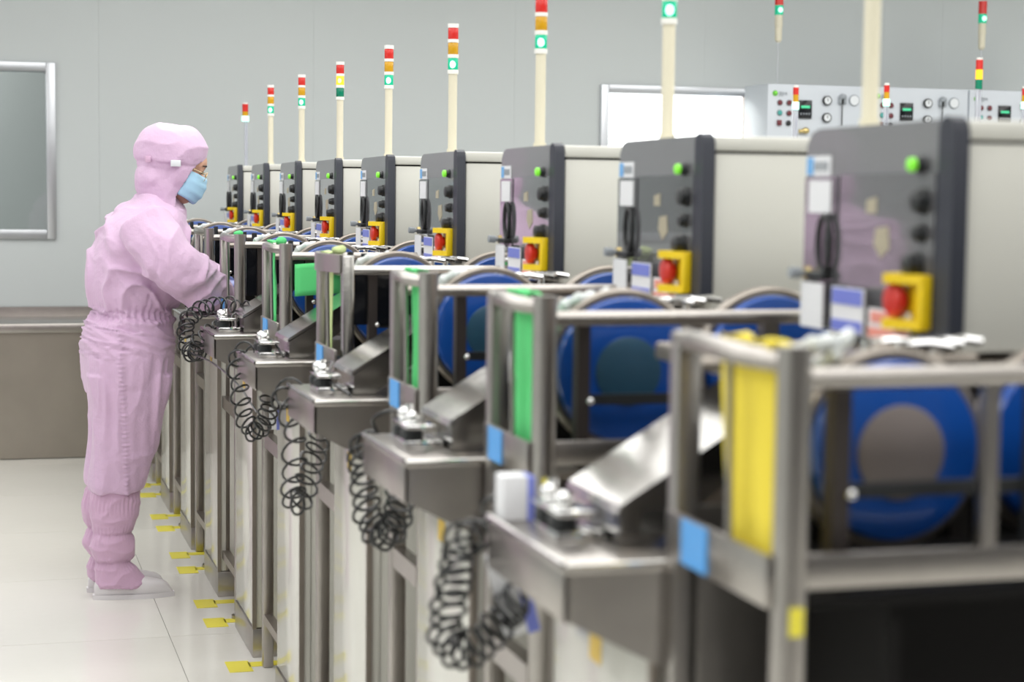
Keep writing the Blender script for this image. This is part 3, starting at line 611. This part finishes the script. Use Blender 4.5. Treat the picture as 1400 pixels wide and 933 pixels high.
# ------------------------------------------------------------------ consoles by the far wall
def console(i, x0, label):
    Y = 9.6; off = (x0 + .3, Y, 0); root = empty('gas_console', off, label, 'console', 'white instrument consoles by the far wall')
    W_ = .640
    MB(off).box(x0, x0 + W_ - .008, Y, Y + .33, .05, 2.03, .006).build('body', CONS, root)
    MB(off).box(x0 + .02, x0 + W_ - .03, Y + .02, Y + .31, 0, .05).build('plinth', DARK, root)
    MB(off).box(x0 + .015, x0 + W_ - .02, Y - .006, Y, .1, 1.66, .002).build('door', CONS, root)
    f = lambda nm, m, fn: (lambda b: (fn(b), b.build(nm, m, root)))(MB(off))
    f('logo', LOGOG, lambda b: b.cyl((x0 + .045, Y - .004, 1.977), (x0 + .045, Y, 1.977), .016, seg=24))
    f('logo_shine', GLED, lambda b: b.cyl((x0 + .049, Y - .005, 1.981), (x0 + .049, Y - .003, 1.981), .006, seg=12))  # highlight on the emblem, put in as a small glowing disc
    tx = bpy.data.curves.new('lettering', 'FONT'); tx.body = 'JEJ14'; tx.size = .030; tx.extrude = .0006; tx.materials.append(GREYP); tx.space_character = .85
    to = bpy.data.objects.new('lettering', tx); col.objects.link(to); lm = evaluate(to); bpy.data.objects.remove(to); to = link('lettering', lm, root); to.location = (x0 + .068 - off[0], -.003, 1.966); to.rotation_euler = (PI / 2, 0, 0)
    for k, (dx, z, m, sq) in enumerate(((.075, 1.925, MAROON, 0), (.132, 1.925, MAROON, 0), (.075, 1.868, TEAL, 0), (.132, 1.866, MAROON, 0), (.072, 1.812, RED, 1), (.130, 1.81, BLACK, 0))):
        if sq: f('button', MAROON, lambda b: b.box(x0 + dx - .013, x0 + dx + .013, Y - .016, Y, z - .015, z + .015, .002))
        else:
            bt = f('button', m, lambda b: b.lathe((x0 + dx, Y, z), (0, -1, 0), [(0, .014), (.010, .014), (.013, .010)], 20))[1]
            b2 = MB(off); b2.lathe((x0 + dx, Y, z), (0, -1, 0), [(0, .0175), (.004, .0175)], 20); b2.build('button_ring', GREYP, bt)
    sc = f('display', BLACKG, lambda b: b.box(x0 + .190, x0 + .272, Y - .010, Y, 1.838, 1.942, .003))[1]
    b2 = MB(off); b2.box(x0 + .204, x0 + .258, Y - .012, Y - .010, 1.897, 1.911); b2.build('readout', SCREENG, sc)
    b2 = MB(off); [b2.box(x0 + .200 + q * .017, x0 + .208 + q * .017, Y - .012, Y - .010, 1.860, 1.870) for q in range(4)]; b2.build('key_marks', GREYP, sc)
    for z in (1.943, 1.846):
        g = f('gauge', BLACK, lambda b: b.lathe((x0 + .365, Y, z), (0, -1, 0), [(0, .027), (.016, .027), (.018, .022)], 28))[1]
        b2 = MB(off); b2.cyl((x0 + .365, Y - .0185, z), (x0 + .365, Y - .017, z), .0205, seg=24); b2.build('dial', GAUGEW, g)
        b2 = MB(off); b2.box(x0 + .363, x0 + .367, Y - .0200, Y - .0186, z - .004, z + .014); b2.build('needle', BLACK, g)
    fr = f('flow_valve', GREYP, lambda b: (b.sphere((x0 + .462, Y - .012, 1.966), (.024, .014, .017)), b.box(x0 + .438, x0 + .486, Y - .014, Y, 1.925, 1.962, .004)))[1]
    b2 = MB(off); b2.cyl((x0 + .460, Y - .016, 1.925), (x0 + .460, Y - .016, 1.965), .007); b2.cyl((x0 + .46, Y - .01, 1.80), (x0 + .46, Y - .01, 1.925), .003); b2.build('valve_stem', BLACK, fr)
    dg = f('gauge', GREYP, lambda b: b.lathe((x0 + .537, Y, 1.948), (0, -1, 0), [(0, .033), (.006, .033), (.008, .029)], 28))[1]
    b2 = MB(off); b2.cyl((x0 + .537, Y - .010, 1.948), (x0 + .537, Y - .0075, 1.948), .027, seg=24); b2.build('dial', GAUGEW, dg)
    f('brass_fitting', BRASS, lambda b: (b.sphere((x0 + .23, Y - .02, 1.77), (.024, .02, .018)), b.cyl((x0 + .19, Y - .02, 1.765), (x0 + .23, Y - .02, 1.77), .011)))
    return root
console(0, 4.275, 'white instrument console beside the bright window, leftmost of the three consoles')
console(1, 4.915, 'white instrument console behind the thick ivory pole, middle of three')
console(2, 5.555, 'white instrument console at the right edge of the photo')
def wand(x, label, red):
    Y = 9.75; root = empty('signal_lamp', (x, Y, 2.03), label, 'lamp', 'lamps on thin rods above the consoles')
    MB().cyl((0, 0, 0), (0, 0, .26), .004, seg=8).build('rod', ALU, root)
    MB().lathe((0, 0, .245), (0, 0, 1), [(0, .010), (.012, .020), (.09, .021), (.092, .023), (.155, .023)], 20).build('lamp_base', POLE, root)
    g = MB().cyl((0, 0, .40), (0, 0, .455), .0245, seg=20).build('green_lens', LGON, root)
    MB().sphere((0, -.022, .428), (.014, .008, .016)).build('lit_lamp', LGCORE, g)
    if red:
        MB().cyl((0, 0, .455), (0, 0, .53), .0245, seg=20).build('red_lens', LR, root)
    else:
        MB().cyl((0, 0, .455), (0, 0, .53), .0245, seg=20).build('amber_lens', LA, root)
    return root
wand(4.40, 'green lamp on an ivory base and thin rod above the leftmost console', True)
wand(5.71, 'green lamp on an ivory base and thin rod high above the right-hand console', True)
def far_tower(x, Y, ztop, unit, lit, label, dia=.015):
    root = empty('signal_tower', (x, Y, 0), label, 'lamp', 'slim signal towers of the next machine row')
    MB().box(-.12, .12, -.06, .30, 0, 1.25, .01).build('cabinet_base', CREAM, root)
    z = ztop - unit * 3 - .012
    MB().cyl((-.006, 0, 1.25), (-.006, 0, z), dia * .62, seg=12).cyl((.010, 0, 1.25), (.010, 0, z), dia * .4, seg=10).build('pole', LEDTUBE, root)
    for k, (nm, on, off_) in enumerate((('green_lens', LGCORE, LG), ('amber_lens', LAON, LA), ('red_lens', LR, LR))):
        m = on if lit == nm else off_
        MB().cyl((0, 0, z + k * unit), (0, 0, z + (k + 1) * unit), dia * (1.18 if (lit == nm and k == 0) else 1), seg=18).build(nm, m, root)
    MB().cyl((0, 0, ztop - .012), (0, 0, ztop), dia * .85, seg=18).build('white_cap', WHITEP, root)
far_tower(4.078, 8.8, 1.975, .038, 'green_lens', 'slim red, amber and lit green signal tower in front of the leftmost console')
far_tower(5.145, 8.8, 2.15, .052, 'amber_lens', 'slim signal tower with amber lit, beneath the high green lamp', .019)
far_tower(4.60, 8.8, 2.0, .036, 'green_lens', 'slim signal tower mostly hidden behind the thick ivory pole')
far_tower(5.425, 8.8, 2.005, .036, 'green_lens', 'slim signal tower with lit green lens cut by the right edge')

# ------------------------------------------------------------------ the worker
S = 1 / 399.0
def L(px, py): return ((px - 175) * S, (815 - py) * S)      # side-view outline measured from the photograph, metres
def remesh(b, voxel, smooth_it=6, fn=None, m=None, name='body'):
    me = bpy.data.meshes.new('tmp'); me.from_pydata(b.v, [], b.f); o = bpy.data.objects.new('tmp', me); col.objects.link(o)
    r = o.modifiers.new('r', 'REMESH'); r.mode = 'VOXEL'; r.voxel_size = voxel; r.use_smooth_shade = True
    s = o.modifiers.new('s', 'SMOOTH'); s.iterations = smooth_it; s.factor = .5
    out = evaluate(o); bpy.data.objects.remove(o); bpy.data.meshes.remove(me)
    if fn:
        nrm = [v.normal.copy() for v in out.vertices]
        for v, nn in zip(out.vertices, nrm):
            v.co += nn * fn(v.co, nn)
    out.materials.clear(); out.materials.append(m); out.name = name
    for p in out.polygons: p.use_smooth = True
    out.update(); return out
def rings(b, secs, seg=28, sq=2.0):
    """secs: (z, xmin, xmax, ycentre, halfwidth[, lean]) horizontal slices, closed tube"""
    vs = []; fs = []
    for z, x0, x1, yc, hw in secs:
        cx = (x0 + x1) / 2; rx = (x1 - x0) / 2
        for i in range(seg):
            t = 2 * PI * i / seg; c, s_ = math.cos(t), math.sin(t)
            vs.append((cx + rx * math.copysign(abs(c) ** (2 / sq), c), yc + hw * math.copysign(abs(s_) ** (2 / sq), s_), z))
    n = len(secs)
    for k in range(n - 1): fs += [(k * seg + i, k * seg + (i + 1) % seg, (k + 1) * seg + (i + 1) % seg, (k + 1) * seg + i) for i in range(seg)]
    fs += [tuple(range(seg - 1, -1, -1)), tuple((n - 1) * seg + i for i in range(seg))]
    b.add(vs, fs)
def sec(py, x0, x1, yc, hw): return ((815 - py) * S, (x0 - 175) * S, (x1 - 175) * S, yc, hw)
def smooth_secs(secs, per=4):
    out = []
    for i in range(len(secs) - 1):
        a = secs[max(i - 1, 0)]; b_ = secs[i]; c = secs[i + 1]; d = secs[min(i + 2, len(secs) - 1)]
        for k in range(per):
            t = k / per
            out.append(tuple(.5 * ((2 * b_[j]) + (c[j] - a[j]) * t + (2 * a[j] - 5 * b_[j] + 4 * c[j] - d[j]) * t * t + (-a[j] + 3 * b_[j] - 3 * c[j] + d[j]) * t ** 3) for j in range(5)))
    out.append(secs[-1]); return out
HEAD_C = Vector((*[0, 0, 0],)); hx, hz = L(249, 221); HEAD_C = Vector((hx, 0, hz)); TILT = math.radians(24)
RH = Matrix.Rotation(TILT, 4, 'Y')      # nose down
def hp(f, y, u): return HEAD_C + (RH.to_3x3() @ Vector((f, y, u)))
def body_mesh():
    b = MB(); M = RH.to_3x3()
    b.sphere(hp(-.012, 0, .030), (.094, .074, .084), 28, 18, M)
    b.sphere(hp(.030, 0, -.040), (.060, .056, .076), 24, 16, M)
    b.sphere(hp(.052, 0, .030), (.036, .056, .040), 20, 12, M)       # brow
    b.sphere(hp(.055, 0, -.098), (.028, .026, .022), 16, 10, M)      # chin
    b.sphere(hp(.084, 0, -.020), (.018, .012, .026), 14, 10, M)      # nose
    b.sphere(hp(.090, 0, -.034), (.011, .012, .010), 12, 8, M)
    b.sphere(hp(.078, 0, -.066), (.018, .024, .012), 14, 8, M)       # mouth
    for s_ in (-1, 1):
        b.sphere(hp(.054, s_ * .032, -.022), (.022, .020, .020), 14, 8, M)
        b.sphere(hp(.0, s_ * .074, -.010), (.020, .008, .030), 12, 8, M)   # ears
        b.sphere(hp(.068, s_ * .030, .008), (.015, .015, .011), 12, 8, M)  # eyelids
    n0 = L(215, 262); n1 = L(200, 300)
    b.tube([hp(-.03, 0, -.03), (n0[0] + .02, 0, n0[1]), (n1[0] + .03, 0, n1[1])], [.050, .048, .050], 16)
    rings(b, smooth_secs([sec(292, 195, 235, 0, .07), sec(312, 168, 240, 0, .14), sec(350, 148, 245, 0, .15), sec(418, 146, 226, 0, .125), sec(470, 132, 228, 0, .145), sec(530, 134, 222, 0, .14)]), 24)
    for s_ in (-1, 1):
        rings(b, smooth_secs([sec(515, 138, 218, s_ * .08, .075), sec(600, 140, 205, s_ * .078, .062), sec(665, 137, 188, s_ * .062, .045), sec(720, 135, 178, s_ * .060, .045), sec(790, 142, 172, s_ * .058, .030), sec(806, 138, 185, s_ * .058, .030)]), 18)
    for pts, rr in ARMS:
        b.tube([Vector(p) for p in pts], [r * .62 for r in rr], 14)
    return remesh(b, .0055, 4, None, SKIN, 'body')
def arm3(seq): return [((px - 175) * S, y, (815 - py) * S) for px, py, y in seq]
ARMS = [(arm3([(196, 302, -.155), (212, 330, -.205), (236, 358, -.225), (262, 378, -.18), (286, 390, -.10), (308, 397, -.042)]), [.085, .090, .092, .086, .070, .048]),
        (arm3([(206, 302, .155), (225, 335, .20), (248, 362, .21), (272, 376, .16), (292, 382, .10), (308, 384, .055)]), [.085, .085, .082, .075, .058, .042])]
def folds(p, n):
    z = p.z; out = 0; leg = min(1, max(0, (1.0 - z) * 6))
    q = Vector((p.x * 5 + p.z * 3.2, p.y * 4, p.z * 4 - p.x * 2.5)) * (1 - leg) + Vector((p.x * 7, p.y * 5, p.z * 1.9)) * leg
    w_ = noise.noise(q * 1.1) * 1.2
    r1 = 1 - abs(noise.noise(Vector((q.x * 1.7 + w_, q.y * 1.2, q.z * 1.1 + w_)))) * 2
    out += (.017 - .010 * leg) * (max(r1, 0) ** 1.7) - .006 + .002 * leg
    r2 = 1 - abs(noise.noise(Vector((p.x * 16 + p.z * 9 * (1 - leg), p.y * 9, p.z * 5)))) * 2
    out += .0040 * max(r2, 0) ** 2
    # gathers at the elastic waist
    zw = (815 - 424) * S; g = math.exp(-((z - zw) / .028) ** 2)
    if g > .02 and p.x < .25: out += g * (.0038 * math.sin(math.atan2(p.y, p.x + .02) * 46)) - g * .004 + .006 * math.exp(-((z - zw + .028) / .010) ** 2)
    # vertical strip of elastic gathers down the outer leg
    if z < zw - .02:
        xs = (168 - 175) * S + .012 * math.sin(z * 5) ; d = (p.x - xs) / .010
        if abs(d) < 3 and abs(p.y) > .05: out += .005 * math.exp(-d * d) * (1 + .7 * math.sin(z * 420))
        out += .0016 * math.sin(p.x * 130 + w_ * 3) * min(1, max(0, (zw - z) * 4))
    # shoulder seam running down the side of the torso
    else:
        xs = L(203, 0)[0]; d = (p.x - xs + .02 * math.sin(z * 9)) / .006
        if abs(d) < 3 and z < L(0, 330)[1]: out -= .004 * math.exp(-d * d)
    return out
def coverall_mesh():
    b = MB()
    rings(b, smooth_secs([sec(262, 196, 240, 0, .062), sec(272, 180, 248, 0, .085), sec(284, 164, 254, 0, .150), sec(300, 149, 258, 0, .190), sec(325, 134, 262, 0, .200), sec(360, 125, 262, 0, .192), sec(392, 126, 256, 0, .180), sec(412, 131, 244, 0, .165), sec(424, 132, 237, 0, .155), sec(436, 124, 239, 0, .170), sec(455, 117, 242, 0, .190), sec(490, 115, 241, 0, .198), sec(520, 119, 236, 0, .192), sec(532, 122, 232, 0, .17)], 4), 36, 2.2)
    for s_ in (-1, 1):
        dx = -3 if s_ > 0 else 0
        rings(b, smooth_secs([sec(505, 118, 237, s_ * .09, .098), sec(530, 123, 233, s_ * .090, .098), sec(560, 128, 226, s_ * .086, .090), sec(600, 127, 216, s_ * .078, .082), sec(635, 124 + dx, 207, s_ * .070, .075), sec(652, 122 + dx, 202, s_ * .066, .074), sec(662, 123 + dx, 199, s_ * .064, .072), sec(667, 128 + dx, 195, s_ * .064, .066)]), 28, 2.15)
    for pts, rr in ARMS:
        b.tube([(x, y, z) for x, y, z in catmull(pts, 4)], [rr[min(i // 4, 5)] * (1 - (i % 4) / 4) + rr[min(i // 4 + 1, 5)] * (i % 4) / 4 for i in range(21)], 20)
    c = L(248, 288)
    return remesh(b, .0055, 8, folds, PINK, 'coverall')
def hood_mesh():
    b = MB()
    def e(px, py, rx, ry, rz, rot=0):
        x, z = L(px, py); b.sphere((x, 0, z), (rx * S, ry, rz * S), 32, 20, Matrix.Rotation(math.radians(rot), 3, 'Y'))
    e(237, 206, 50, .106, 41, 8); e(221, 193, 30, .092, 28, -12); e(253, 203, 35, .098, 36, 20)
    e(214, 240, 25, .086, 27, 0); e(232, 252, 27, .084, 34, 10); e(243, 232, 34, .090, 40, 20)
    rings(b, smooth_secs([sec(228, 194, 262, 0, .085), sec(240, 190, 262, 0, .086), sec(255, 191, 262, 0, .085), sec(268, 198, 258, 0, .082), sec(285, 206, 258, 0, .085), sec(296, 214, 258, 0, .08)]), 28)
    def fn(p, n):
        q = Vector((p.x * 6, p.y * 5, p.z * 9)); r = 1 - abs(noise.noise(q * 1.3 + Vector((3, 1, 2)))) * 2
        o_ = .006 * max(r, 0) ** 2 - .002
        zz = (815 - 219) * S - (p.x - .09) * .10
        o_ -= .005 * math.exp(-((p.z - zz) / .008) ** 2) * (1 if p.x < .24 else 0)     # strap around the head
        return o_
    me = remesh(b, .005, 5, fn, PINK, 'hood')
    bm = bmesh.new(); bm.from_mesh(me)
    edge = [(213, 290.0), (220, 274.0), (227, 266.0), (238, 259.0), (253, 249.5), (265, 242.0), (282, 241.0)]    # outline of the face opening (y, x)
    kill = []
    for v in bm.verts:
        py = 815 - v.co.z / S; px = 175 + v.co.x / S
        if py > 291: kill.append(v); continue
        if py < 212.5 or py > 281: continue
        for (y0, x0), (y1, x1) in zip(edge[:-1], edge[1:]):
            if y0 <= py <= y1 or (py < 213 and y0 == 213):
                if px > x0 + (x1 - x0) * (py - y0) / (y1 - y0): kill.append(v)
                break
    bmesh.ops.delete(bm, geom=kill, context='VERTS')
    # keep the outer shell only
    bm.to_mesh(me); bm.free(); return me
def band_along(pts, wdir, w_, th, m, name, parent):
    b = MB(); wd = Vector(wdir).normalized(); vs = []; fs = []
    for i, p in enumerate(pts):
        p = Vector(p); t = (Vector(pts[min(i + 1, len(pts) - 1)]) - Vector(pts[max(i - 1, 0)])).normalized(); nr = t.cross(wd).normalized()
        vs += [p + wd * w_ / 2 + nr * th, p - wd * w_ / 2 + nr * th, p - wd * w_ / 2 - nr * th, p + wd * w_ / 2 - nr * th]
    for i in range(len(pts) - 1):
        for k in range(4): fs.append((i * 4 + k, i * 4 + (k + 1) % 4, (i + 1) * 4 + (k + 1) % 4, (i + 1) * 4 + k))
    b.add(vs, fs); return b.build(name, m, parent)
def glove_mesh(side):
    """hand with five fingers, +x is forward from the wrist, palm down"""
    b = MB()
    b.tube([(-.03, 0, 0), (0, 0, 0), (.02, 0, 0)], [.030, .028, .028], 14)
    b.sphere((.045, 0, -.002), (.048, .040, .017), 20, 12)
    for k, (y, Lf, bend) in enumerate(((.030, .068, .5), (.010, .076, .55), (-.010, .072, .6), (-.029, .058, .7))):
        y *= side; pts = [Vector((.070, y * .9, 0))]; ang = -.1
        for seg_, fr in enumerate((.45, .32, .23)):
            ang -= bend * (.7 if seg_ == 0 else .9); pts.append(pts[-1] + Vector((math.cos(ang), y * .10, math.sin(ang))) * Lf * fr)
        b.tube(catmull(pts, 3), [.0098 - .0002 * i for i in range(10)], 10); b.sphere(pts[-1], .0078, 10, 6)
    pts = [Vector((.018, side * .024, -.006)), Vector((.045, side * .050, -.018)), Vector((.070, side * .050, -.030)), Vector((.090, side * .042, -.036))]
    b.tube(catmull(pts, 3), [.0135, .013, .0125, .012, .0118, .0115, .011, .0105, .010, .0095], 10); b.sphere(pts[-1], .0090, 10, 6)
    return remesh(b, .0028, 3, None, GLOVE, 'glove')
def boot_mesh(s_):
    b = MB(); dx = -3 if s_ > 0 else 0
    rings(b, smooth_secs([sec(658, 131, 190, 0, 0.0560), sec(668, 127, 193, 0, 0.0608), sec(690, 124 + dx, 191, 0, 0.0632), sec(710, 126 + dx, 187, 0, 0.0592), sec(724, 129, 180, 0, 0.0512), sec(734, 125, 184, 0, 0.0560), sec(746, 124 + dx, 186, 0, 0.0576), sec(757, 128, 183, 0, 0.0528), sec(764, 132, 178, 0, 0.0464), sec(775, 131 + dx, 188, 0, 0.0496), sec(786, 130 + dx, 199, 0, 0.0528), sec(794, 131 + dx, 203, 0, 0.0528), sec(800, 135, 200, 0, 0.0480)]), 32)
    def fn(p, n):
        a = math.atan2(p.y, p.x + .04); out = 0
        for zc in ((815 - 724) * S, (815 - 764) * S):
            out -= .004 * math.exp(-((p.z - zc) / .006) ** 2)
        out += .0022 * math.sin(a * 30 + 3 * noise.noise(p * 12)) * (.5 + .5 * math.cos((p.z - (815 - 724) * S) * 60)) 
        r = 1 - abs(noise.noise(Vector((p.x * 14, p.y * 12, p.z * 22 + s_)))) * 2
        return out + .005 * max(r, 0) ** 2 - .002
    return remesh(b, .005, 3, fn, PINKD, 'boot_cover')
def shoe_mesh():
    b = MB()
    x0, x1 = L(130, 0)[0], L(236, 0)[0]; n = 16; vs = []; fs = []; seg = 20
    for i in range(n + 1):
        u = i / n; x = x0 + (x1 - x0) * u
        wd = .036 * (math.sin(PI * min(1, max(0.02, u * .96 + .03))) ** .35) * (1 + .18 * math.exp(-((u - .7) / .2) ** 2) - .12 * math.exp(-((u - .4) / .15) ** 2))
        h = (.085 if u < .40 else .085 - (.085 - .046) * ((u - .40) / .60) ** 0.9) * min(1, (u + .06) * 9) * min(1, (1.03 - u) * 9)
        for k in range(seg):
            t = 2 * PI * k / seg; c, s_ = math.cos(t), math.sin(t)
            vs.append((x, wd * math.copysign(abs(c) ** .75, c), max(.0, h / 2 + h / 2 * math.copysign(abs(s_) ** .8, s_)) + .004))
    for i in range(n): fs += [(i * seg + k, i * seg + (k + 1) % seg, (i + 1) * seg + (k + 1) % seg, (i + 1) * seg + k) for k in range(seg)]
    fs += [tuple(range(seg - 1, -1, -1)), tuple(n * seg + k for k in range(seg))]
    b.add(vs, fs); return b.mesh('shoe', SHOEW)
def sole_mesh():
    x0, x1 = L(128, 0)[0], L(238, 0)[0]; poly = []; n = 14
    def wd(u): return .037 * (math.sin(PI * min(.985, max(.03, u))) ** .38) * (1 + .15 * math.exp(-((u - .7) / .2) ** 2) - .12 * math.exp(-((u - .4) / .15) ** 2))
    for i in range(n + 1): poly.append((x0 + (x1 - x0) * i / n, -wd(i / n)))
    for i in range(n, -1, -1): poly.append((x0 + (x1 - x0) * i / n, wd(i / n)))
    b = MB(); b.prism(poly, 'z', 0, .016); return b.mesh('sole', SHOEW)
WM = {}
def make_worker(loc, rz, label):
    root = empty('person', loc, label, 'person', rz=rz)
    if not WM:
        WM.update(body=body_mesh(), coverall=coverall_mesh(), hood=hood_mesh(), gr=glove_mesh(-1), gl=glove_mesh(1), br=boot_mesh(-1), bl=boot_mesh(1), shoe=shoe_mesh(), sole=sole_mesh())
    link('body', WM['body'], root); cv = link('coverall', WM['coverall'], root)
    h = link('hood', WM['hood'], root); s = h.modifiers.new('thickness', 'SOLIDIFY'); s.thickness = .004; s.offset = -1
    # piping around the face opening, strap and toggles
    a = L(287.5, 209); c = L(241, 279)
    # white strap patch at the temple
    p = L(238, 220); q = L(246, 221)
    MB().box(p[0] - .012, p[0] + .022, -.112, -.104, p[1] - .010, p[1] + .012, .002).build('white_buckle', GAUGEW, h)
    p = L(204, 214); MB().box(p[0] - .010, p[0] + .010, -.088, -.078, p[1] - .012, p[1] + .010, .003).build('pink_toggle', PINKD, h)
    # mask
    b = MB(); vs = []; fs = []; nu, nv = 24, 14
    for j in range(nv + 1):
        v = j / nv
        for i in range(nu + 1):
            t = -1.45 + 2.9 * i / nu
            bulge = .022 * math.sin(PI * (v * .86 + .07)) ** .8
            pleat = .0016 * math.sin(v * 22)
            f_ = .012 + (.073 + bulge + pleat + .014 * math.exp(-(t / .35) ** 2) * (v * .5 + .5)) * math.cos(t) ** .8 if abs(t) < PI / 2 else .012
            yy = (.067 + .3 * pleat + .006 * math.sin(PI * v)) * math.sin(t)
            uu = -.101 + .090 * v - .004 * math.cos(t * 2) + (.010 * math.cos(t) if v > .5 else 0)
            vs.append(hp(f_, yy, uu))
    for j in range(nv):
        for i in range(nu): fs.append((j * (nu + 1) + i, j * (nu + 1) + i + 1, (j + 1) * (nu + 1) + i + 1, (j + 1) * (nu + 1) + i))
    b.add(vs, fs); mk = b.build('face_mask', MASKB, root); s = mk.modifiers.new('thickness', 'SOLIDIFY'); s.thickness = .002
    for s_ in (-1, 1):
        MB().tube([hp(.035, s_ * .060, -.008), hp(.012, s_ * .072, .0), hp(-.004, s_ * .078, -.006)], .0015, 6).build('ear_loop', MASKW, mk)
    # eyes, brows, glasses
    for s_ in (-1, 1):
        e = MB(); e.sphere(hp(.0805, s_ * .031, .006), (.006, .013, .0045), 12, 8, RH.to_3x3()); e.build('eye', LASH, root)
        e = MB(); e.tube([hp(.080, s_ * .014, .028), hp(.084, s_ * .030, .032), hp(.072, s_ * .048, .028)], [.0022, .003, .0018], 6); e.build('eyebrow', LASH, root)
    g = MB()
    for s_ in (-1, 1):
        ringp = [hp(.098 - .10 * abs(math.cos(k / 14 * 2 * PI) * .024 + .032) * .55, s_ * (.032 + .024 * math.cos(k / 14 * 2 * PI)), -.002 + .017 * math.sin(k / 14 * 2 * PI)) for k in range(15)]
        g.tube(ringp, .0012, 6); g.tube([hp(.093, s_ * .056, .004), hp(.05, s_ * .070, .004), hp(.0, s_ * .078, .0)], .0013, 6)
    g.tube([hp(.098, -.009, .0), hp(.102, 0, .003), hp(.098, .009, .0)], .0012, 6); g.build('glasses', GOLD, root)
    # collar flap
    cx, cz = L(248, 292)
    cb_ = MB(); n = 30; vs = []; fs = []
    for j in range(5):
        for i in range(n):
            t = 2 * PI * i / n; fwd = .5 + .5 * math.cos(t)
            x = L(224, 0)[0] + (.075 + .010 * j / 4) * math.cos(t); yv = (.086 + .006 * j / 4) * math.sin(t)
            z = L(0, 276)[1] - .042 * fwd - .014 * j + .003 * math.sin(i * 1.9 + j)
            vs.append((x, yv, z))
    for j in range(4): fs += [(j * n + i, j * n + (i + 1) % n, (j + 1) * n + (i + 1) % n, (j + 1) * n + i) for i in range(n)]
    cb_.add(vs, fs); co = cb_.build('collar', PINKD, root); s = co.modifiers.new('thickness', 'SOLIDIFY'); s.thickness = .006
    # cuffs and gloves
    for (pts, rr), gm in zip(ARMS, (WM['gr'], WM['gl'])):
        a_, b_ = Vector(pts[-2]), Vector(pts[-1]); d = (b_ - a_).normalized()
        MB().tube([b_ - d * .02, b_ + d * .012, b_ + d * .022], [.043, .037, .034], 18).build('cuff', PINKD, root)
        gl = link('glove', gm, root); gl.location = b_ + d * .022
        gl.rotation_euler = Vector((1, 0, 0)).rotation_difference(Vector((d.x, d.y, -.12))).to_euler()
    for s_, me in ((-1, WM['br']), (1, WM['bl'])):
        bo_ = link('boot_cover', me, root); bo_.location = (0 if s_ < 0 else -.012, s_ * .060, 0)
        sh = link('shoe', WM['shoe'], root); sh.location = (0 if s_ < 0 else -.014, s_ * .060, 0)
        so = link('sole', WM['sole'], sh)
    return root
make_worker((.470, 6.385, 0), 0, 'worker in pink hooded cleanroom coverall and blue mask, leaning over a machine')
make_worker((-.32, 5.45, 0), PI / 2, 'second worker in pink hooded coverall, outside the frame, seen only mirrored in glossy panels')
bpy.context.view_layer.update()
